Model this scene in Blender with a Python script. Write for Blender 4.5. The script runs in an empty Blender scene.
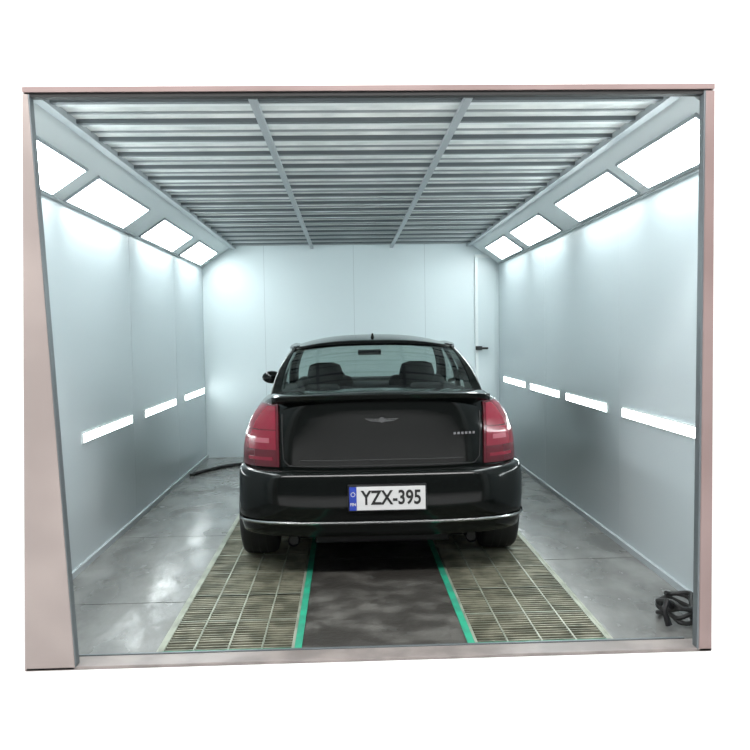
import bpy, bmesh, math, random
from math import radians, sin, cos, pi
from mathutils import Vector, Matrix, Euler
random.seed(4)
scn = bpy.context.scene
try:
    scn.view_settings.view_transform = 'Standard'
    scn.view_settings.look = 'None'
except Exception as e:
    print(e)

# ------------------------------------------------------------ materials
def mat(name, col, rough=0.5, metal=0.0, col2=None, nscale=4.0, nrange=(0.35,0.65), rough2=None,
        bump=0.0, bscale=30.0, coat=0.0, emis=None, estr=0.0, stretch=(1,1,1), spec=0.5, detail=6):
    m = bpy.data.materials.new(name); m.use_nodes = True
    nt = m.node_tree; b = nt.nodes['Principled BSDF']
    b.inputs['Base Color'].default_value = (*col,1)
    b.inputs['Roughness'].default_value = rough
    b.inputs['Metallic'].default_value = metal
    b.inputs['Specular IOR Level'].default_value = spec
    b.inputs['Coat Weight'].default_value = coat
    b.inputs['Coat Roughness'].default_value = 0.04
    if emis:
        b.inputs['Emission Color'].default_value = (*emis,1)
        b.inputs['Emission Strength'].default_value = estr
    if col2 or rough2 is not None or bump:
        tc = nt.nodes.new('ShaderNodeTexCoord'); mp = nt.nodes.new('ShaderNodeMapping')
        mp.inputs['Scale'].default_value = stretch
        nt.links.new(tc.outputs['Object'], mp.inputs['Vector'])
        n = nt.nodes.new('ShaderNodeTexNoise'); n.inputs['Scale'].default_value = nscale
        n.inputs['Detail'].default_value = detail
        nt.links.new(mp.outputs[0], n.inputs['Vector'])
        r = nt.nodes.new('ShaderNodeMapRange'); r.interpolation_type='SMOOTHSTEP'
        r.inputs['From Min'].default_value = nrange[0]; r.inputs['From Max'].default_value = nrange[1]
        nt.links.new(n.outputs['Fac'], r.inputs['Value'])
        if col2:
            mx = nt.nodes.new('ShaderNodeMix'); mx.data_type = 'RGBA'
            mx.inputs[6].default_value = (*col,1); mx.inputs[7].default_value = (*col2,1)
            nt.links.new(r.outputs[0], mx.inputs[0]); nt.links.new(mx.outputs[2], b.inputs['Base Color'])
        if rough2 is not None:
            r2 = nt.nodes.new('ShaderNodeMapRange')
            r2.inputs['To Min'].default_value = rough; r2.inputs['To Max'].default_value = rough2
            nt.links.new(r.outputs[0], r2.inputs['Value']); nt.links.new(r2.outputs[0], b.inputs['Roughness'])
        if bump:
            n2 = nt.nodes.new('ShaderNodeTexNoise'); n2.inputs['Scale'].default_value = bscale
            n2.inputs['Detail'].default_value = 4
            nt.links.new(mp.outputs[0], n2.inputs['Vector'])
            bp = nt.nodes.new('ShaderNodeBump'); bp.inputs['Strength'].default_value = bump
            bp.inputs['Distance'].default_value = 0.02
            nt.links.new(n2.outputs['Fac'], bp.inputs['Height']); nt.links.new(bp.outputs[0], b.inputs['Normal'])
    return m

M = {}
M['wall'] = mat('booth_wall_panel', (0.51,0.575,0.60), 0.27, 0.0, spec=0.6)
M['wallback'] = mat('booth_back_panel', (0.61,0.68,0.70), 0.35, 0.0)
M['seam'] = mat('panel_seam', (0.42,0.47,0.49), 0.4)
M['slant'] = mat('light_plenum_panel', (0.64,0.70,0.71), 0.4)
M['frame'] = mat('fixture_frame', (0.36,0.41,0.43), 0.4, 0.3)
M['lamp'] = mat('lamp_diffuser', (0.9,0.95,1.0), 0.4, emis=(0.92,1.0,1.0), estr=20.0)
M['strip'] = mat('strip_diffuser', (0.9,0.95,1.0), 0.4, emis=(0.92,1.0,1.0), estr=20.0)
M['filter'] = mat('ceiling_filter', (0.84,0.88,0.86), 0.9, col2=(0.60,0.65,0.64), nscale=3.5, bump=0.2)
M['slatd'] = mat('ceiling_slat_dark', (0.13,0.15,0.16), 0.4, 0.3)
M['slatm'] = mat('ceiling_slat_mid', (0.30,0.33,0.34), 0.4, 0.3)
M['slatl'] = mat('ceiling_slat_light', (0.72,0.77,0.77), 0.4, 0.1)
M['beam'] = mat('ceiling_beam', (0.36,0.40,0.42), 0.4, 0.3)
M['fplate'] = mat('wet_floor_plate', (0.26,0.26,0.25), 0.10, 0.0, col2=(0.10,0.10,0.095), nscale=2.8, nrange=(0.3,0.7), rough2=0.34, bump=0.10, bscale=18, spec=0.9, stretch=(1.3,0.8,1))
M['cplate'] = mat('centre_floor_plate', (0.045,0.042,0.038), 0.3, 0.0, col2=(0.11,0.105,0.095), nscale=5.0, nrange=(0.4,0.75), rough2=0.6, bump=0.2, bscale=24)
M['gap'] = mat('floor_gap', (0.02,0.02,0.02), 0.8)
M['pit'] = mat('pit_filter', (0.15,0.17,0.135), 0.9, col2=(0.09,0.105,0.08), nscale=8)
M['grate'] = mat('grate_steel', (0.31,0.30,0.225), 0.5, 0.35, col2=(0.15,0.15,0.11), nscale=7)
M['gratel'] = mat('grate_bright', (0.36,0.38,0.31), 0.5, 0.3, col2=(0.22,0.24,0.19), nscale=6)
M['green'] = mat('green_tape', (0.02,0.34,0.20), 0.5, col2=(0.03,0.24,0.16), nscale=9)
M['ext'] = mat('exterior_white_panel', (0.95,0.95,0.95), 0.6)
M['extf'] = mat('exterior_floor', (0.95,0.95,0.95), 0.7)
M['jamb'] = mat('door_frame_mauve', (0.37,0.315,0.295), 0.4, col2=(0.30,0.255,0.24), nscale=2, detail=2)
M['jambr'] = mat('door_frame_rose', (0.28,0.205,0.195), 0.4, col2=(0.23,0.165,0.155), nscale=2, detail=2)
M['black'] = mat('black_rubber', (0.012,0.012,0.012), 0.6)
M['sill'] = mat('sill_steel', (0.30,0.26,0.245), 0.4, col2=(0.2,0.175,0.165), nscale=5)
M['paint'] = mat('car_black_paint', (0.003,0.004,0.0036), 0.13, coat=0.10, spec=0.22)
M['plastic'] = mat('black_plastic', (0.008,0.008,0.009), 0.45, spec=0.3)
M['interior'] = mat('car_interior', (0.02,0.02,0.022), 0.8)
M['chrome'] = mat('chrome', (0.6,0.6,0.62), 0.15, 1.0)
M['dchrome'] = mat('dark_chrome', (0.34,0.35,0.35), 0.2, 1.0)
M['red'] = mat('lamp_red', (0.20,0.006,0.022), 0.2, coat=0.3)
M['redd'] = mat('lamp_red_dark', (0.085,0.003,0.010), 0.2, coat=0.3)
M['redl'] = mat('lamp_pink', (0.36,0.09,0.12), 0.25, coat=0.3)
M['plate'] = mat('plate_white', (0.62,0.62,0.62), 0.4)
M['blue'] = mat('plate_blue', (0.01,0.04,0.35), 0.4)
M['ink'] = mat('plate_ink', (0.01,0.01,0.01), 0.5)
M['tyre'] = mat('tyre_rubber', (0.018,0.018,0.018), 0.7, bump=0.1)
M['rim'] = mat('alloy_rim', (0.5,0.5,0.52), 0.3, 0.9)
M['hl'] = mat('headlamp_lens', (0.6,0.62,0.65), 0.1, 0.3, coat=1)
def glassmat(name, tint):
    m = bpy.data.materials.new(name); m.use_nodes = True
    nt = m.node_tree; nt.nodes.clear()
    o = nt.nodes.new('ShaderNodeOutputMaterial'); mix = nt.nodes.new('ShaderNodeMixShader')
    t = nt.nodes.new('ShaderNodeBsdfTransparent'); t.inputs[0].default_value = (*tint,1)
    g = nt.nodes.new('ShaderNodeBsdfGlossy'); g.inputs['Roughness'].default_value = 0.03
    lw = nt.nodes.new('ShaderNodeLayerWeight'); lw.inputs[0].default_value = 0.5
    p = nt.nodes.new('ShaderNodeMath'); p.operation='POWER'; p.inputs[1].default_value=4.0
    q = nt.nodes.new('ShaderNodeMath'); q.operation='MULTIPLY_ADD'; q.inputs[1].default_value=0.5; q.inputs[2].default_value=0.05
    nt.links.new(lw.outputs['Facing'], p.inputs[0]); nt.links.new(p.outputs[0], q.inputs[0])
    nt.links.new(q.outputs[0], mix.inputs[0]); nt.links.new(t.outputs[0], mix.inputs[1]); nt.links.new(g.outputs[0], mix.inputs[2])
    nt.links.new(mix.outputs[0], o.inputs[0]); return m
M['glass'] = glassmat('tinted_glass', (0.66,0.73,0.71))

# ------------------------------------------------------------ mesh builder
class MB:
    def __init__(s): s.v=[]; s.f=[]; s.mi=[]; s.mats=[]; s.sm=[]
    def m(s, k):
        if k not in s.mats: s.mats.append(k)
        return s.mats.index(k)
    def poly(s, pts, k, smooth=False):
        n=len(s.v); s.v += [tuple(p) for p in pts]; s.f.append(list(range(n,n+len(pts)))); s.mi.append(s.m(k)); s.sm.append(smooth)
    def hexa(s, b, t, k):
        n=len(s.v); s.v += [tuple(p) for p in b]+[tuple(p) for p in t]
        for q in ((3,2,1,0),(4,5,6,7),(0,1,5,4),(1,2,6,5),(2,3,7,6),(3,0,4,7)):
            s.f.append([n+i for i in q]); s.mi.append(s.m(k)); s.sm.append(False)
    def box(s, a, c, k):
        x0,y0,z0=a; x1,y1,z1=c
        s.hexa([(x0,y0,z0),(x1,y0,z0),(x1,y1,z0),(x0,y1,z0)],[(x0,y0,z1),(x1,y0,z1),(x1,y1,z1),(x0,y1,z1)],k)
    def grid(s, rows, k, closed=False, smooth=True):
        n=len(s.v); R=len(rows); C=len(rows[0])
        for r in rows: s.v += [tuple(p) for p in r]
        for i in range(R-1):
            for j in range(C if closed else C-1):
                j2=(j+1)%C
                s.f.append([n+i*C+j, n+i*C+j2, n+(i+1)*C+j2, n+(i+1)*C+j]); s.mi.append(s.m(k)); s.sm.append(smooth)
    def tube(s, pts, r, k, seg=8, cap=True):
        rows=[]; pts=[Vector(p) for p in pts]; prev=None
        for i,p in enumerate(pts):
            d=(pts[min(i+1,len(pts)-1)]-pts[max(i-1,0)]).normalized()
            if prev is None:
                up=Vector((0,0,1)) if abs(d.z)<0.9 else Vector((1,0,0))
                a=d.cross(up).normalized()
            else:
                a=(prev-d*prev.dot(d)).normalized()
            prev=a; b=d.cross(a)
            rr = r[i] if isinstance(r,(list,tuple)) else r
            rows.append([p+a*(rr*cos(2*pi*t/seg))+b*(rr*sin(2*pi*t/seg)) for t in range(seg)])
        s.grid(rows,k,closed=True)
        if cap:
            s.poly(list(reversed(rows[0])),k); s.poly(rows[-1],k)
    def obj(s, name, parent=None, merge=False, bevel=0, sharp=40, solid=0, subsurf=0, loc=None):
        me=bpy.data.meshes.new(name); me.from_pydata(s.v,[],s.f)
        for k in s.mats: me.materials.append(M[k])
        for p,mi,sm in zip(me.polygons,s.mi,s.sm): p.material_index=mi; p.use_smooth=sm
        bm=bmesh.new(); bm.from_mesh(me)
        if merge:
            bmesh.ops.remove_doubles(bm, verts=bm.verts, dist=2e-4)
            bmesh.ops.dissolve_degenerate(bm, dist=1e-5, edges=bm.edges)
        bmesh.ops.recalc_face_normals(bm, faces=bm.faces)
        bm.to_mesh(me); bm.free()
        me.set_sharp_from_angle(angle=radians(sharp))
        o=bpy.data.objects.new(name,me); scn.collection.objects.link(o)
        if parent: o.parent=parent
        if loc: o.location=loc
        if solid:
            md=o.modifiers.new('sol','SOLIDIFY'); md.thickness=solid; md.offset=-1
        if bevel:
            md=o.modifiers.new('bev','BEVEL'); md.width=bevel; md.segments=3; md.limit_method='ANGLE'
            for p in me.polygons: p.use_smooth=True
        if subsurf:
            md=o.modifiers.new('ss','SUBSURF'); md.levels=subsurf; md.render_levels=subsurf
        return o
def interp(tab,x):
    if x<=tab[0][0]: return tab[0][1]
    for (a,b),(c,d) in zip(tab,tab[1:]):
        if x<=c: return b+(d-b)*(x-a)/(c-a)
    return tab[-1][1]
def sst(x,a,b):
    t=max(0,min(1,(x-a)/(b-a))); return t*t*(3-2*t)

# ------------------------------------------------------------ camera
F=800.0
cd=bpy.data.cameras.new('camera'); cam=bpy.data.objects.new('camera',cd); scn.collection.objects.link(cam)
cd.sensor_width=36; cd.lens=F/750*36; cd.clip_start=0.05
yaw=math.atan(28/F); pitch=math.atan(41/F); roll=radians(-0.9)
cam.matrix_world = Matrix.Translation((0,0,1.5)) @ (Matrix.Rotation(-yaw,4,'Z') @ Matrix.Rotation(pi/2-pitch,4,'X') @ Matrix.Rotation(roll,4,'Z'))
scn.camera=cam

# ------------------------------------------------------------ room
XL,XR=-1.75,1.90; CL,CR=-1.38,1.55; Y0,Y1=3.66,9.92; H=2.60; ZS=2.35
FY=3.62
def side_wall(name,x,sgn,seams):
    b=MB(); t=0.1
    b.box((min(x,x+sgn*t),FY+0.03,-0.25),(max(x,x+sgn*t),Y1+0.1,ZS+0.5),'wall')
    for y in seams:
        b.box((min(x,x-sgn*0.001),y,0.0),(max(x,x-sgn*0.001),y+0.005,ZS),'seam')
    b.box((min(x,x-sgn*0.02),Y0,0.0),(max(x,x-sgn*0.02),Y1,0.04),'seam')
    b.obj(name)
side_wall('wall_left',XL,-1,[6.6,8.3])
side_wall('wall_right',XR,1,[5.5,7.6])
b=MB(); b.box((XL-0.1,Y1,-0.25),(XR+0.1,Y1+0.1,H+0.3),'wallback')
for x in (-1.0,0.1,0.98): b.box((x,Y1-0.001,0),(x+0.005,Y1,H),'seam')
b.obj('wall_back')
b=MB()
b.box((1.60,Y1-0.035,0.02),(1.635,Y1-0.001,2.42),'slatl')
b.box((1.635,Y1-0.02,0.02),(1.86,Y1-0.001,2.42),'wallback')
b.box((1.60,Y1-0.035,2.42),(1.88,Y1-0.001,2.46),'slatl')
b.box((1.60,Y1-0.06,1.28),(1.68,Y1-0.035,1.33),'black')
b.box((1.64,Y1-0.09,1.29),(1.75,Y1-0.06,1.315),'black')
b.obj('door_1',bevel=0.003)
# ceiling
b=MB(); b.box((CL-0.05,Y0,H),(CR+0.05,Y1,H+0.08),'filter'); b.obj('ceiling')
b=MB()
n=17; sp=(Y1-3.74)/n
for i in range(-0,n+1):
    y=3.74+0.02+i*sp
    if y<Y1-0.03:
        b.box((CL,y,H-0.022),(CR,y+0.035,H),'slatd')
        b.box((CL,y+0.035,H-0.012),(CR,y+0.11,H),'slatl')
    y2=y+sp*0.64
    if y2<Y1-0.03: 
        b.box((CL,y2,H-0.009),(CR,y2+0.018,H),'slatm')
w3=(CR-CL)/3
for x in (CL+w3,CL+2*w3):
    b.box((x-0.018,Y0,H-0.043),(x+0.018,Y1,H-0.022),'beam')
for x in (CL+0.02,CR-0.02):
    b.box((x-0.025,Y0,H-0.035),(x+0.025,Y1,H),'beam')
b.obj('ceiling_filter_grid')
def slant(name,xw,xc,out):
    b=MB(); 
    A=Vector((xw,0,ZS)); B=Vector((xc,0,H)); n=Vector((-(B.z-A.z),0,(B.x-A.x)))
    if n.z<0: n=-n
    n.normalize(); t=n*0.06
    def P(v,y): return (v.x,y,v.z)
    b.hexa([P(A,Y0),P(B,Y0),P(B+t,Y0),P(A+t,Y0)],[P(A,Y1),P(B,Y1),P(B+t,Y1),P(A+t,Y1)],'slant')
    for q,k in ((A,'seam'),(B,'beam')):
        b.hexa([P(q-t*0.3,Y0),P(q+(B-A)*(0.03 if q is A else -0.03)-t*0.3,Y0),P(q+(B-A)*(0.03 if q is A else -0.03),Y0),P(q,Y0)],
               [P(q-t*0.3,Y1),P(q+(B-A)*(0.03 if q is A else -0.03)-t*0.3,Y1),P(q+(B-A)*(0.03 if q is A else -0.03),Y1),P(q,Y1)],k)
    b.obj(name); return A,B,-n
SL=slant('trim_1',XL,CL,-1); SR=slant('trim_2',XR,CR,1)
def panel_fix(side,ya,yb,s0,s1):
    A,B,n=side
    b=MB()
    def P(s,y,o): 
        v=A.lerp(B,s)+n*o; return (v.x,y,v.z)
    def slab(sa,sb,y0,y1,o0,o1,k):
        b.hexa([P(sa,y0,o0),P(sb,y0,o0),P(sb,y1,o0),P(sa,y1,o0)],[P(sa,y0,o1),P(sb,y0,o1),P(sb,y1,o1),P(sa,y1,o1)],k)
    slab(s0,s1,ya,yb,0.0,0.012,'lamp')
    e=0.035; ye=0.012
    slab(s0-e,s0,ya-ye,yb+ye,0.0,0.016,'frame'); slab(s1,s1+e,ya-ye,yb+ye,0.0,0.016,'frame')
    slab(s0,s1,ya-ye,ya,0.0,0.016,'frame'); slab(s0,s1,yb,yb+ye,0.0,0.016,'frame')
    b.obj('panel_light_fixture')
for ya,yb in ((3.78,4.84),(5.08,6.34),(6.88,8.10),(8.48,9.64)): panel_fix(SL,ya,yb,0.06,0.60)
for ya,yb in ((3.78,4.87),(5.06,6.32),(6.88,8.07),(8.38,9.48)): panel_fix(SR,ya,yb,0.10,0.64)
def wall_fix(x,sgn,ya,yb,z):
    b=MB(); h=0.028
    def bx(d0,d1,y0,y1,z0,z1,k):
        xa,xb=sorted((x-sgn*d0,x-sgn*d1)); b.box((xa,y0,z0),(xb,y1,z1),k)
    bx(0,0.012,ya,yb,z-h,z+h,'strip')
    for z0 in (z-h-0.008,z+h): bx(0,0.013,ya-0.008,yb+0.008,z0,z0+0.008,'slatl')
    for y0 in (ya-0.008,yb): bx(0,0.013,y0,y0+0.008,z-h,z+h,'slatl')
    b.obj('wall_strip_light')
for ya,yb in ((5.30,6.50),(6.92,8.15),(8.62,9.78)): wall_fix(XL,-1,ya,yb,0.845)
for ya,yb in ((4.2,5.42),(5.75,6.83),(7.06,8.17),(8.42,9.55)): wall_fix(XR,1,ya,yb,0.935)
# front wall with opening  (slanted jambs)
b=MB(); f0,f1=FY,FY+0.03
def slab(p,k):
    b.hexa([(x,f0,z) for x,z in p],[(x,f1,z) for x,z in p],k)
OT=2.60
slab([(-1.48,0),(-1.395,OT),(-4,OT),(-4,0)],'ext')
slab([(1.67,0),(4.2,0),(4.2,OT),(1.675,OT)],'ext')
slab([(-4,OT),(4.2,OT),(4.2,3.8),(-4,3.8)],'ext')
b.obj('wall_front')
b=MB(); f0,f1=FY-0.02,FY+0.03
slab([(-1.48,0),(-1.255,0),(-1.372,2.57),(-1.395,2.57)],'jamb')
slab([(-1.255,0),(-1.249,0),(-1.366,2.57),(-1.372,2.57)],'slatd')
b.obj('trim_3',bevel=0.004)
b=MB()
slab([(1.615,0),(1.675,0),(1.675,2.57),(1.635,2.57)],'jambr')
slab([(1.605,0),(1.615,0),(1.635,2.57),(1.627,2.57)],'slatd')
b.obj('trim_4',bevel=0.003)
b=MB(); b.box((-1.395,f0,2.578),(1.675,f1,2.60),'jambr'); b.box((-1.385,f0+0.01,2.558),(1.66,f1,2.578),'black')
b.obj('trim_5')
b=MB(); b.box((-1.475,FY-0.02,0.0),(1.675,FY+0.10,0.015),'sill'); b.box((-1.3,FY+0.10,0.0),(1.6,FY+0.115,0.02),'slatd'); b.obj('door_sill',bevel=0.003)
# floor
GL=(-0.92,-0.27); GR=(0.59,1.26)
b=MB()
b.box((XL,FY,-0.25),(XR,Y1,-0.12),'pit')
def plates(x0,x1,ys,k):
    g=0.004
    for a,c in zip(ys,ys[1:]): b.box((x0+g,a+g,-0.05),(x1-g,c-g,0.0),k)
    b.box((x0,ys[0],-0.16),(x1,ys[-1],-0.05),'gap')
plates(XL,GL[0],[FY,4.5,6.0,7.8,Y1],'fplate')
plates(GL[1],GR[0],[FY,5.3,7.6,Y1],'cplate')
plates(GR[1],XR,[FY,5.15,7.2,8.6,Y1],'fplate')
b.obj('floor')
b=MB(); b.box((-4,-2,-0.2),(4.2,FY,0.0),'extf'); b.obj('floor_exterior')
def grate(x0,x1):
    b=MB(); y0,y1=FY+0.14,Y1-0.02
    for a,c in ((x0,x0+0.02),(x1-0.02,x1)): b.box((a,y0,-0.04),(c,y1,0.003),'gratel')
    b.box((x0,y0,-0.04),(x1,y0+0.02,0.003),'green')
    y=y0+0.04
    while y<y1:
        b.box((x0+0.02,y,-0.016),(x1-0.02,y+0.008+0.004*random.random(),-0.002+0.003*random.random()),'grate'); y+=0.032
    nb=4
    for i in range(1,nb):
        x=x0+(x1-x0)*i/nb; b.box((x-0.004,y0,-0.02),(x+0.004,y1,0.002),'gratel')
    y=y0
    while y<y1-0.02: b.box((x0,y,-0.02),(x1,y+0.010,0.001),'gratel'); y+=0.42
    b.box((x0,y0,-0.16),(x0+0.006,y1,-0.04),'grate'); b.box((x1-0.006,y0,-0.16),(x1,y1,-0.04),'grate')
    b.obj('floor_grate')
grate(*GL); grate(*GR)
for x in (GL[1]-0.005, GR[0]-0.030):
    b=MB(); b.box((x,FY+0.13,0.0),(x+0.035,Y1-0.05,0.006),'green'); b.obj('green_floor_strip')
for x in (GL[0]-0.012, GR[1]):
    b=MB(); b.box((x,FY+0.13,0.0),(x+0.012,Y1-0.05,0.004),'gratel'); b.obj('grate_edge_strip')

# hoses
b=MB(); pts=[]
for i in range(140):
    t=i/139; a=t*2*pi*4.3
    pts.append((1.68+0.075*cos(a)*(1+0.25*sin(3*a)),4.0+0.11*sin(a),0.02+0.10*t+0.015*sin(2.3*a)))
b.tube(pts,0.012,'black',seg=7)
b.tube([(1.62,3.93,0.10),(1.58,3.89,0.14),(1.56,3.87,0.10),(1.58,3.86,0.03)],[0.018,0.014,0.014,0.018],'plastic')
b.obj('air_hose_coil')
b=MB(); pts=[]
for i in range(60):
    t=i/59; pts.append((-1.70+1.1*t,8.6+0.8*sin(t*pi*0.8)+0.05*sin(9*t),0.018)) 
b.tube(pts,0.018,'black')
b.obj('floor_cable')

# ------------------------------------------------------------ CAR
car=bpy.data.objects.new('car',None); scn.collection.objects.link(car)
car.location=(0.205,4.74,0)
VR=[0,.05,.12,.25,.38,.5,.6,.7,.78,.85,.9,.94,.97,1.0]
WRt=[(0,.80),(.06,.85),(.25,.885),(.45,.888),(.6,.882),(.72,.865),(.82,.83),(.9,.785),(.96,.735),(1,.69)]
WMt=[(0,.85),(.06,.895),(.25,.915),(.45,.918),(.6,.915),(.72,.91),(.82,.895),(.9,.87),(.96,.835),(1,.79)]
WFt=[(0,.80),(.06,.86),(.25,.90),(.6,.90),(.82,.87),(.9,.83),(.96,.79),(1,.73)]
ZT=[(0,1.125),(.5,1.12),(.9,1.09),(1.3,1.05),(3.3,1.02),(4.2,.95),(4.6,.90),(4.88,.82)]
ZB=[(0,.27),(.5,.24),(1,.20),(4,.20),(4.88,.24)]
YRt=[(0,.14),(.08,.09),(.45,.07),(.6,.065),(.8,.055),(.93,.045),(1,.06)]
YFt=[(0,4.80),(.1,4.85),(.5,4.88),(.8,4.84),(1,4.74)]
LN=3.2
def Wat(v,y):
    a=sst(y,0.35,1.3); w=interp(WRt,v)*(1-a)+interp(WMt,v)*a
    c=sst(y,3.6,4.6); return w*(1-c)+interp(WFt,v)*c
def rear_pt(th,v,off=0.0,D=0.6):
    s=max(sin(th),0)**(2/LN); c=max(cos(th),0)**(2/LN)
    y=interp(YRt,v)+D*(1-c); x=Wat(v,y)*s
    z=interp(ZB,y)+v*(interp(ZT,y)-interp(ZB,y))
    nx=(s**(LN-1)); ny=-(c**(LN-1)); l=math.hypot(nx,ny) or 1
    return Vector((x+off*nx/l,y+off*ny/l,z))
def v_of_z(z,y=0.2): return (z-interp(ZB,y))/(interp(ZT,y)-interp(ZB,y))
cols=[]
for th in [0,2,5,9,14,20,27,35,43,51,59,67,75,82,90]:
    cols.append([rear_pt(radians(th),v) for v in VR])
for y in [.8,1.0,1.2,1.5,1.8,2.1,2.4,2.7,3.0,3.3,3.6,3.8,4.0]:
    row=[]
    for v in VR:
        yy=y
        row.append(Vector((Wat(v,yy),yy,interp(ZB,yy)+v*(interp(ZT,yy)-interp(ZB,yy)))))
    cols.append(row)
for th in [84,76,67,58,49,40,31,22,14,8,4,0]:
    t=radians(th); row=[]
    for v in VR:
        ye=interp(YFt,v); D=ye-4.1; s=sin(t)**(2/2.7); c=cos(t)**(2/2.7)
        y=4.1+D*c; x=Wat(v,y)*s
        row.append(Vector((x,y,interp(ZB,y)+v*(interp(ZT,y)-interp(ZB,y)))))
    cols.append(row)
b=MB()
def mir(p): return Vector((-p.x,p.y,p.z))
b.grid(cols,'paint'); b.grid([[mir(p) for p in r] for r in cols],'paint')
fr=[1,.9,.7,.35,0,-.35,-.7,-.9,-1]
deck=[]
for r in cols:
    p=r[-1]; deck.append([Vector((p.x*f,p.y,p.z+0.028*(1-f*f)*min(1,p.x/0.5))) for f in fr])
for i in range(len(deck)-1):
    y=(deck[i][0].y+deck[i+1][0].y)/2
    b.grid(deck[i:i+2],'interior' if 0.95<y<3.3 else 'paint')
bot=[[Vector((r[0].x*f,r[0].y,r[0].z)) for f in fr] for r in cols]
b.grid(bot,'plastic')
body=b.obj('body',parent=car,merge=True,sharp=50)
bpy.context.view_layer.update()
RA,FA=0.80,4.0
for ya in (RA,FA):
    for sx in (-1,1):
        c=MB(); N=40; rows=[]
        for x in (0.60,1.2):
            rows.append([(sx*x,ya+0.385*cos(2*pi*i/N),0.345+0.385*sin(2*pi*i/N)) for i in range(N)])
        c.grid(rows,'plastic',closed=True,smooth=True); c.poly(rows[0],'plastic'); c.poly(rows[1],'plastic')
        co=c.obj('cut',merge=True,parent=car)
        md=body.modifiers.new('arch','BOOLEAN'); md.operation='DIFFERENCE'; md.object=co; md.solver='EXACT'
        bpy.context.view_layer.update()
        bpy.context.view_layer.objects.active=body
        bpy.ops.object.modifier_apply(modifier='arch')
        bpy.data.objects.remove(co)
print('body polys',len(body.data.polygons))

def bump_pt(th,prof,D):
    z,yo,w=prof
    s=abs(sin(th))**(2/LN)*(1 if th>=0 else -1); c=cos(th)**(2/LN)
    return Vector((w*s,yo+D*(1-c),z))
def sweep(profs,k,name,th0=-90,th1=90,D=0.41,sharp=40,n=48,target=None):
    bb=target or MB(); rows=[]
    for i in range(n+1):
        th=radians(th0+(th1-th0)*i/n); th=max(-pi/2,min(pi/2,th))
        rows.append([bump_pt(th,p,D) for p in profs])
    bb.grid(rows,k)
    if target is None: return bb.obj(name,parent=car,sharp=sharp)
sweep([(.27,.12,.80),(.275,.06,.86),(.29,.03,.880),(.335,.015,.889),(.365,.012,.892),(.372,.0,.894),(.42,-.018,.896),(.50,-.025,.898),(.58,-.022,.898),(.64,-.008,.897),(.668,.004,.895),(.682,.02,.888),(.686,.10,.86)],'paint','rear_bumper',sharp=60)
sweep([(.360,.004,.900),(.364,-.004,.904),(.372,-.008,.906),(.380,-.004,.904)],'dchrome','bumper_crease')
b=MB(); rows=[]
for i in range(41):
    th=radians(-90+180*i/40); s=abs(sin(th))**(2/2.7)*(1 if th>=0 else -1); c=max(cos(th),0)**(2/2.7)
    rows.append([Vector((w*s,4.42+(ye-4.42)*c,z)) for z,ye,w in ((.19,4.80,.84),(.22,4.86,.90),(.3,4.90,.93),(.45,4.92,.935),(.56,4.91,.93),(.58,4.86,.90))])
b.grid(rows,'paint'); b.obj('front_bumper',parent=car)
b=MB(); b.box((-.42,4.78,.60),(.42,4.90,.80),'chrome'); b.box((-.38,4.89,.63),(.38,4.905,.77),'plastic'); b.obj('grille',parent=car,bevel=.02)
for sx in (-1,1):
    b=MB(); b.hexa([(sx*.50,4.70,.64),(sx*.80,4.58,.64),(sx*.80,4.40,.64),(sx*.50,4.5,.64)],[(sx*.50,4.86,.80),(sx*.82,4.66,.80),(sx*.8,4.4,.80),(sx*.5,4.5,.80)],'hl'); b.obj('headlamp',parent=car,bevel=.02)

# tail lamps
def th_of_x(x,v,y=0.15):
    q=min(1,x/Wat(v,y)); return math.asin(q**(LN/2))
def patch(x0,th1,z0,z1,off,k,bb,sx,nr=12,nc=12,x1=None,f=None):
    rows=[]
    for i in range(nr+1):
        z=z0+(z1-z0)*i/nr; v=v_of_z(z); a=th_of_x(x0,v); c=radians(th1) if x1 is None else th_of_x(x1,v)
        row=[]
        for j in range(nc+1):
            p=rear_pt(a+(c-a)*j/nc,v,off); p.x*=sx; row.append(p)
        rows.append(row)
    bb.grid(rows,k)
    ring_o=rows[0]+[r[-1] for r in rows[1:]]+list(reversed(rows[-1][:-1]))+[r[0] for r in reversed(rows[1:-1])]
    ring_i=[]
    for p in ring_o:
        d=Vector((-p.x*0.02,0.03,0)); ring_i.append(p+d)
    bb.grid([ring_o+[ring_o[0]],ring_i+[ring_i[0]]],k,smooth=False)
for sx in (-1,1):
    b=MB()
    patch(.625,82,.695,1.075,.010,'redd',b,sx)
    patch(.64,76,.925,1.065,.013,'red',b,sx)
    patch(.64,76,.80,.918,.013,'red',b,sx)
    patch(.64,72,.71,.792,.013,'redd',b,sx)
    patch(.68,56,.842,.872,.016,'redl',b,sx)
    patch(.66,62,.735,.755,.016,'red',b,sx)
    b.obj('tail_lamp',parent=car)
def surf_line(pts,r,k,name,off=0.001):
    b=MB(); P=[]
    for x,z in pts:
        v=v_of_z(z); th=th_of_x(abs(x),v); p=rear_pt(th,v,off); p.x*= (1 if x>=0 else -1); P.append(p)
    b.tube(P,r,k,seg=6); return b.obj(name,parent=car)
ln=[(-.60,1.10),(-.605,1.0),(-.605,.85),(-.60,.74),(-.57,.705)]+[(-.55+1.1*i/20,.70) for i in range(21)]+[(.57,.705),(.60,.74),(.605,.85),(.605,1.0),(.60,1.10)]
surf_line(ln,.004,'ink','trunk_seam')
surf_line([(-.5+i*.05,.735) for i in range(21)],.004,'plastic','trunk_crease',.0)
b=MB()
rows=[]
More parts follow.
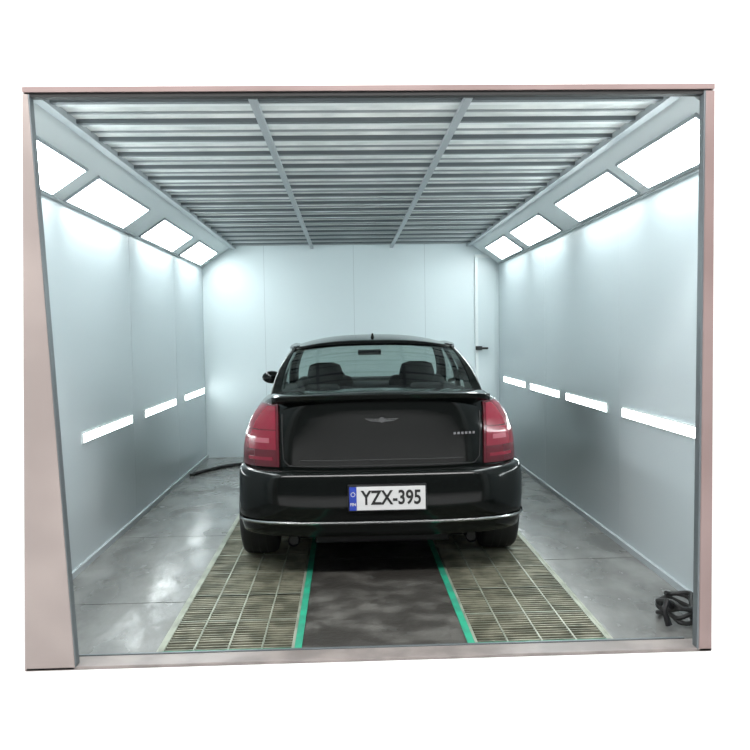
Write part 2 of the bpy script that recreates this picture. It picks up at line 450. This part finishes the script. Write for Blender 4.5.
for i in range(41):
    f=-1+2*i/40; x=.665*f; yb=.045+.085*abs(f)**3.2; zc=1.142-.016*abs(f)**3
    rows.append([Vector((x,yb-.006,zc-.045)),Vector((x,yb-.020,zc-.02)),Vector((x,yb-.026,zc-.004)),Vector((x,yb-.018,zc)),Vector((x,yb+.04,zc-.004)),Vector((x,yb+.13,zc-.018)),Vector((x,yb+.15,zc-.06))])
b.grid(rows,'paint'); b.obj('trunk_lip_spoiler',parent=car,solid=0.006)
b=MB()
def ypl(z): return interp(YRt,v_of_z(z))
ez=.985; yy=ypl(ez)
b.tube([(0,yy-.003,ez),(0,yy-.012,ez)],.018,'dchrome',seg=20)
for sx in (-1,1):
    for k,(l,dz) in enumerate(((.08,.004),(.066,-.003),(.053,-.009))):
        b.hexa([(sx*.014,yy-.009,ez+dz-.003),(sx*(.02+l),yy-.003,ez+.002+dz-.002),(sx*(.02+l),yy,ez+.002+dz-.002),(sx*.014,yy,ez+dz-.003)],
               [(sx*.014,yy-.009,ez+dz+.002),(sx*(.02+l),yy-.003,ez+.004+dz),(sx*(.02+l),yy,ez+.004+dz),(sx*.014,yy,ez+dz+.002)],'dchrome')
b.obj('winged_emblem',parent=car)
b=MB()
for i in range(6):
    x=.435+i*.024; v=v_of_z(.89); p=rear_pt(th_of_x(x,v),v,.002)
    b.box((p.x,p.y-.004,.884),(p.x+.014,p.y+.01,.898),'chrome')
b.obj('badge',parent=car)
# plate
px=.022; pz=.527; py=-.028
b=MB(); b.box((px-.236,py-.012,pz-.080),(px+.236,py+.03,pz+.080),'plastic'); b.obj('plate_holder',parent=car,bevel=.006)
b=MB(); b.box((px-.226,py-.017,pz-.070),(px+.226,py-.010,pz+.070),'plate'); b.box((px-.226,py-.0185,pz-.070),(px-.183,py-.012,pz+.070),'blue')
b.obj('licence_plate',parent=car)
b=MB()
for s in range(10):
    a=2*pi*s/10; cx=px-.2045+.012*cos(a); cz=pz+.025+.012*sin(a); b.box((cx-.0025,py-.0195,cz-.0025),(cx+.0025,py-.018,cz+.0025),'plate')
b.obj('plate_stars',parent=car)
def text(s,size,x,z,k,off,name,sx=1.0):
    c=bpy.data.curves.new(name,'FONT'); c.body=s; c.size=size; c.extrude=.0008; c.offset=off; c.align_x='CENTER'; c.align_y='CENTER'
    o=bpy.data.objects.new(name,c); scn.collection.objects.link(o); o.parent=car; o.location=(x,py-.0185,z); o.rotation_euler=(pi/2,0,0); o.scale=(sx,1,1)
    c.materials.append(M[k]); return o
text('YZX-395',.118,px+.024,pz,'ink',.0026,'plate_characters',.80)
text('FIN',.026,px-.2045,pz-.035,'plate',.0005,'plate_country',.9)
for sx in (-1,1):
    b=MB(); b.tube([(sx*.55,.14,.235),(sx*.55,.6,.25)],.036,'plastic',seg=20,cap=False); b.tube([(sx*.55,.16,.235),(sx*.55,.7,.25)],.030,'ink',seg=16); b.obj('exhaust_tip',parent=car)
b=MB(); b.box((-.60,.45,.17),(.60,4.5,.30),'plastic'); b.tube([(-.8,RA,.33),(.8,RA,.33)],.04,'plastic'); b.tube([(-.8,FA,.33),(.8,FA,.33)],.04,'plastic')
b.box((-.42,.2,.20),(.42,.6,.30),'plastic'); b.obj('underbody',parent=car,bevel=.03)

# greenhouse
def pillar(name,bt,tp):
    b=MB(); rows=[]
    for i in range(7):
        t=i/6; ring=[Vector(a).lerp(Vector(c),t)+Vector((0.028*sin(pi*t)*(1 if a[0]>0 else -1),0,0.012*sin(pi*t))) for a,c in zip(bt,tp)]
        rows.append(ring)
    b.grid(rows,'paint',closed=True); b.poly(list(reversed(rows[0])),'paint'); b.poly(rows[-1],'paint')
    b.obj(name,parent=car,bevel=.012,sharp=35)
for sx in (-1,1):
    q=lambda L:[(sx*x,y,z) for x,y,z in L]
    pillar('c_pillar',q([(.735,.70,1.06),(.775,1.30,1.02),(.70,1.30,1.02),(.66,.74,1.06)]),q([(.618,1.37,1.395),(.640,1.70,1.405),(.57,1.70,1.42),(.575,1.385,1.42)]))
    pillar('b_pillar',q([(.785,2.15,1.01),(.785,2.27,1.01),(.75,2.27,1.01),(.75,2.15,1.01)]),q([(.645,2.15,1.40),(.645,2.24,1.40),(.60,2.24,1.41),(.60,2.15,1.41)]))
    pillar('a_pillar',q([(.785,3.20,1.0),(.74,3.40,1.0),(.69,3.38,1.0),(.72,3.2,1.0)]),q([(.645,2.55,1.40),(.62,2.70,1.39),(.57,2.68,1.40),(.60,2.55,1.41)]))
    b=MB(); b.tube([(sx*.598,1.40,1.405),(sx*.618,1.5,1.402),(sx*.628,1.6,1.402),(sx*.632,2.1,1.41),(sx*.63,2.5,1.405),(sx*.61,2.66,1.395)],[.012,.02,.024,.026,.024,.012],'paint',seg=10); b.obj('roof_rail',parent=car)
    b=MB(); rows=[]
    for i in range(7):
        t=i/6; 
        xb=.77*(1-t)+.635*t+.025*sin(pi*t); z=1.0+t*.40
        rows.append([Vector((sx*xb,(1.25+ .42*t)*(1-j/8)+(3.30-.68*t)*(j/8),z)) for j in range(9)])
    b.grid(rows,'glass'); b.obj('side_window',parent=car)
    b=MB(); b.tube([(sx*.78,3.02,1.03),(sx*.86,3.0,1.06)],.018,'plastic')
    c=Vector((sx*.93,3.0,1.10)); rows=[]
    for i in range(9):
        ph=-pi/2+pi*i/8
        rows.append([c+Vector((.095*cos(ph)**.6*cos(a) if cos(ph)>1e-6 else 0,.05*sin(ph),.062*(max(cos(ph),0)**.6)*sin(a))) for a in [2*pi*k/16 for k in range(16)]])
    b.grid(rows,'paint',closed=True); b.obj('side_mirror',parent=car)
    b=MB()
    for y in (1.45,2.2,3.25):
        P=[Vector((sx*(Wat(v,y)+.001),y,interp(ZB,y)+v*(interp(ZT,y)-interp(ZB,y)))) for v in VR[2:]]
        b.tube(P,.004,'ink',seg=6)
    b.obj('door_seams',parent=car)
    b=MB()
    for y in (1.60,2.38): b.box((sx*.908-.015,y,.87),(sx*.908+.015,y+.16,.895),'chrome')
    b.obj('door_handles',parent=car,bevel=.008)
# roof
b=MB(); rows=[]
NY=16
for i in range(NY+1):
    t=i/NY; y=1.36+ (2.70-1.36)*t
    edge=1.395+.015*sin(pi*t); cr=.048+.04*sin(pi*t)**.8
    hw=.620+.025*sin(pi*t)
    row=[]
    for j in range(17):
        f=-1+2*j/16
        yo = (.03*(1-f*f))*(1 if t>.5 else -1)*abs(2*t-1)
        row.append(Vector((hw*f,y+yo,edge+cr*(1-abs(f)**2.6))))
    rows.append(row)
b.grid(rows,'paint'); b.obj('roof',parent=car,solid=.03)
def rearwin(hb,ht,k,name,t0=0.0,t1=1.0,off=0):
    b=MB(); rows=[]
    for i in range(9):
        t=t0+(t1-t0)*i/8; row=[]
        for j in range(17):
            f=-1+2*j/16; hw=hb*(1-t)+ht*t
            row.append(Vector((hw*f,(.76-.05*(1-f*f))*(1-t)+(1.395-.03*(1-f*f))*t-off,(1.085+.02*(1-f*f))*(1-t)+(1.405+.035*(1-abs(f)**2.6))*t+.03*sin(pi*t)+off)))
        rows.append(row)
    b.grid(rows,k); return b.obj(name,parent=car)
rearwin(.675,.585,'glass','rear_window')
rearwin(.68,.60,'plastic','rear_window_top_band',.95,1.0,.003)
rearwin(.68,.60,'plastic','rear_window_base_band',-.03,.05,.003)
b=MB(); rows=[]
for i in range(7):
    t=i/6
    rows.append([Vector(((.72*(1-t)+.60*t)*f,(3.36+.08*(1-f*f))*(1-t)+(2.67+.04*(1-f*f))*t,1.02*(1-t)+(1.40+.035*(1-f*f))*t+.02*sin(pi*t))) for f in [-1+2*j/12 for j in range(13)]])
b.grid(rows,'glass'); b.obj('windscreen',parent=car)
b=MB(); b.hexa([(-.018,1.56,1.46),(.018,1.56,1.46),(.012,1.68,1.46),(-.012,1.68,1.46)],[(-.006,1.57,1.508),(.006,1.57,1.508),(.005,1.62,1.50),(-.005,1.62,1.50)],'paint'); b.obj('roof_antenna',parent=car,bevel=.004)
def rbox(name,a,c,k,bev):
    b=MB(); b.box(a,c,k); return b.obj(name,parent=car,bevel=bev)
def headrest(x):
    b=MB(); rows=[]
    for i in range(11):
        t=i/10; z=1.06+.205*t; hw=.155*(1-.25*t**3)*(1 if t<1 else .6); 
        if t<.15: hw=.12
        dp=.05*(1-.5*t**4)
        rows.append([(x+hw*abs(cos(a))**.6*(1 if cos(a)>=0 else -1),2.06+dp*sin(a),z) for a in [2*pi*k/20 for k in range(20)]])
    b.grid(rows,'interior',closed=True); b.poly(rows[-1],'interior'); b.obj('headrest',parent=car)
for x in (-.39,.39):
    rbox('front_seat',(x-.24,2.02,.9),(x+.24,2.16,1.15),'interior',.06)
    headrest(x)
    rbox('rear_headrest',(x-.13,1.16,1.06),(x+.13,1.24,1.135),'interior',.035)
rbox('rear_seat',(-.64,1.12,.95),(.64,1.28,1.085),'interior',.04)
rbox('dashboard',(-.70,2.95,.95),(.70,3.32,1.075),'interior',.04)
rbox('interior_mirror',(-.10,2.78,1.305),(.12,2.80,1.355),'interior',.01)
b=MB(); b.tube([(-.39+.18*cos(a),2.72+.06*sin(a),1.03+.17*sin(a)) for a in [2*pi*i/32 for i in range(33)]],.014,'interior'); b.obj('steering_wheel',parent=car)
def wheel(x,y,sx):
    b=MB(); R=.345; w=.12; N=48
    prof=[(-w*.80,.235),(-w*.97,.26),(-w,.295),(-w*.93,.325),(-w*.75,R-.004),(-w*.4,R),(0,R),(w*.4,R),(w*.75,R-.004),(w*.93,.325),(w,.295),(w*.97,.26),(w*.80,.235)]
    rows=[[(x+px_,y+r*cos(2*pi*i/N),R+r*sin(2*pi*i/N)) for i in range(N)] for px_,r in prof]
    b.grid(rows,'tyre',closed=True)
    for gx in (-.05,0,.05):
        rr=[[(x+gx+d,y+(R+.0006)*cos(2*pi*i/N),R+(R+.0006)*sin(2*pi*i/N)) for i in range(N)] for d in (-.004,.004)]
        b.grid(rr,'ink',closed=True)
    prof=[(w*.85,.238),(w*.80,.225),(w*.3,.215),(-w*.8,.215),(-w*.85,.238)]
    rows=[[(x+sx*px_,y+r*cos(2*pi*i/N),R+r*sin(2*pi*i/N)) for i in range(N)] for px_,r in prof]
    b.grid(rows,'rim',closed=True)
    b.tube([(x+sx*w*.3,y,R),(x+sx*w*.75,y,R)],.05,'rim',seg=20)
    b.tube([(x-sx*w*.1,y,R),(x+sx*w*.1,y,R)],.16,'plastic',seg=32)
    for i in range(7):
        a=2*pi*i/7
        d=Vector((0,cos(a),sin(a))); e=Vector((0,-sin(a),cos(a))); c=Vector((x,y,R)); ox=Vector((sx*1,0,0))
        def pt(r,s,o): return c+d*r+e*s+ox*o
        b.hexa([pt(.03,-.03,w*.45),pt(.03,.03,w*.45),pt(.03,.03,w*.72),pt(.03,-.03,w*.72)],[pt(.222,-.02,w*.5),pt(.222,.02,w*.5),pt(.222,.02,w*.78),pt(.222,-.02,w*.78)],'rim')
    b.obj('wheel',parent=car)
for sx in (-1,1):
    for y in (RA,FA): wheel(sx*.81,y,sx)

# ------------------------------------------------------------ lighting
w=bpy.data.worlds.new('world'); scn.world=w; w.use_nodes=True
w.node_tree.nodes['Background'].inputs[0].default_value=(0.93,0.96,1,1); w.node_tree.nodes['Background'].inputs[1].default_value=0.18
def area(name,loc,tgt,sx,sy,p):
    l=bpy.data.lights.new(name,'AREA'); l.shape='RECTANGLE'; l.size=sx; l.size_y=sy; l.energy=p; l.color=(1,.99,.98)
    o=bpy.data.objects.new(name,l); scn.collection.objects.link(o); o.location=loc
    o.rotation_euler=(Vector(tgt)-Vector(loc)).to_track_quat('-Z','Y').to_euler(); return o
area('exterior_fill',(0,1.6,4.4),(0,3.6,1.6),7,0.6,300)  # added fill, out of view, so the exterior wall and floor read white
area('exterior_fill.001',(-4.2,1.6,1.6),(-1.4,3.6,1.2),0.8,2.5,60)  # added side fill, out of view, brightens the lower left of the front wall
area('exterior_fill.002',(4.4,1.6,1.6),(1.8,3.6,1.2),0.8,2.5,60)  # matching added fill for the right side of the front wall
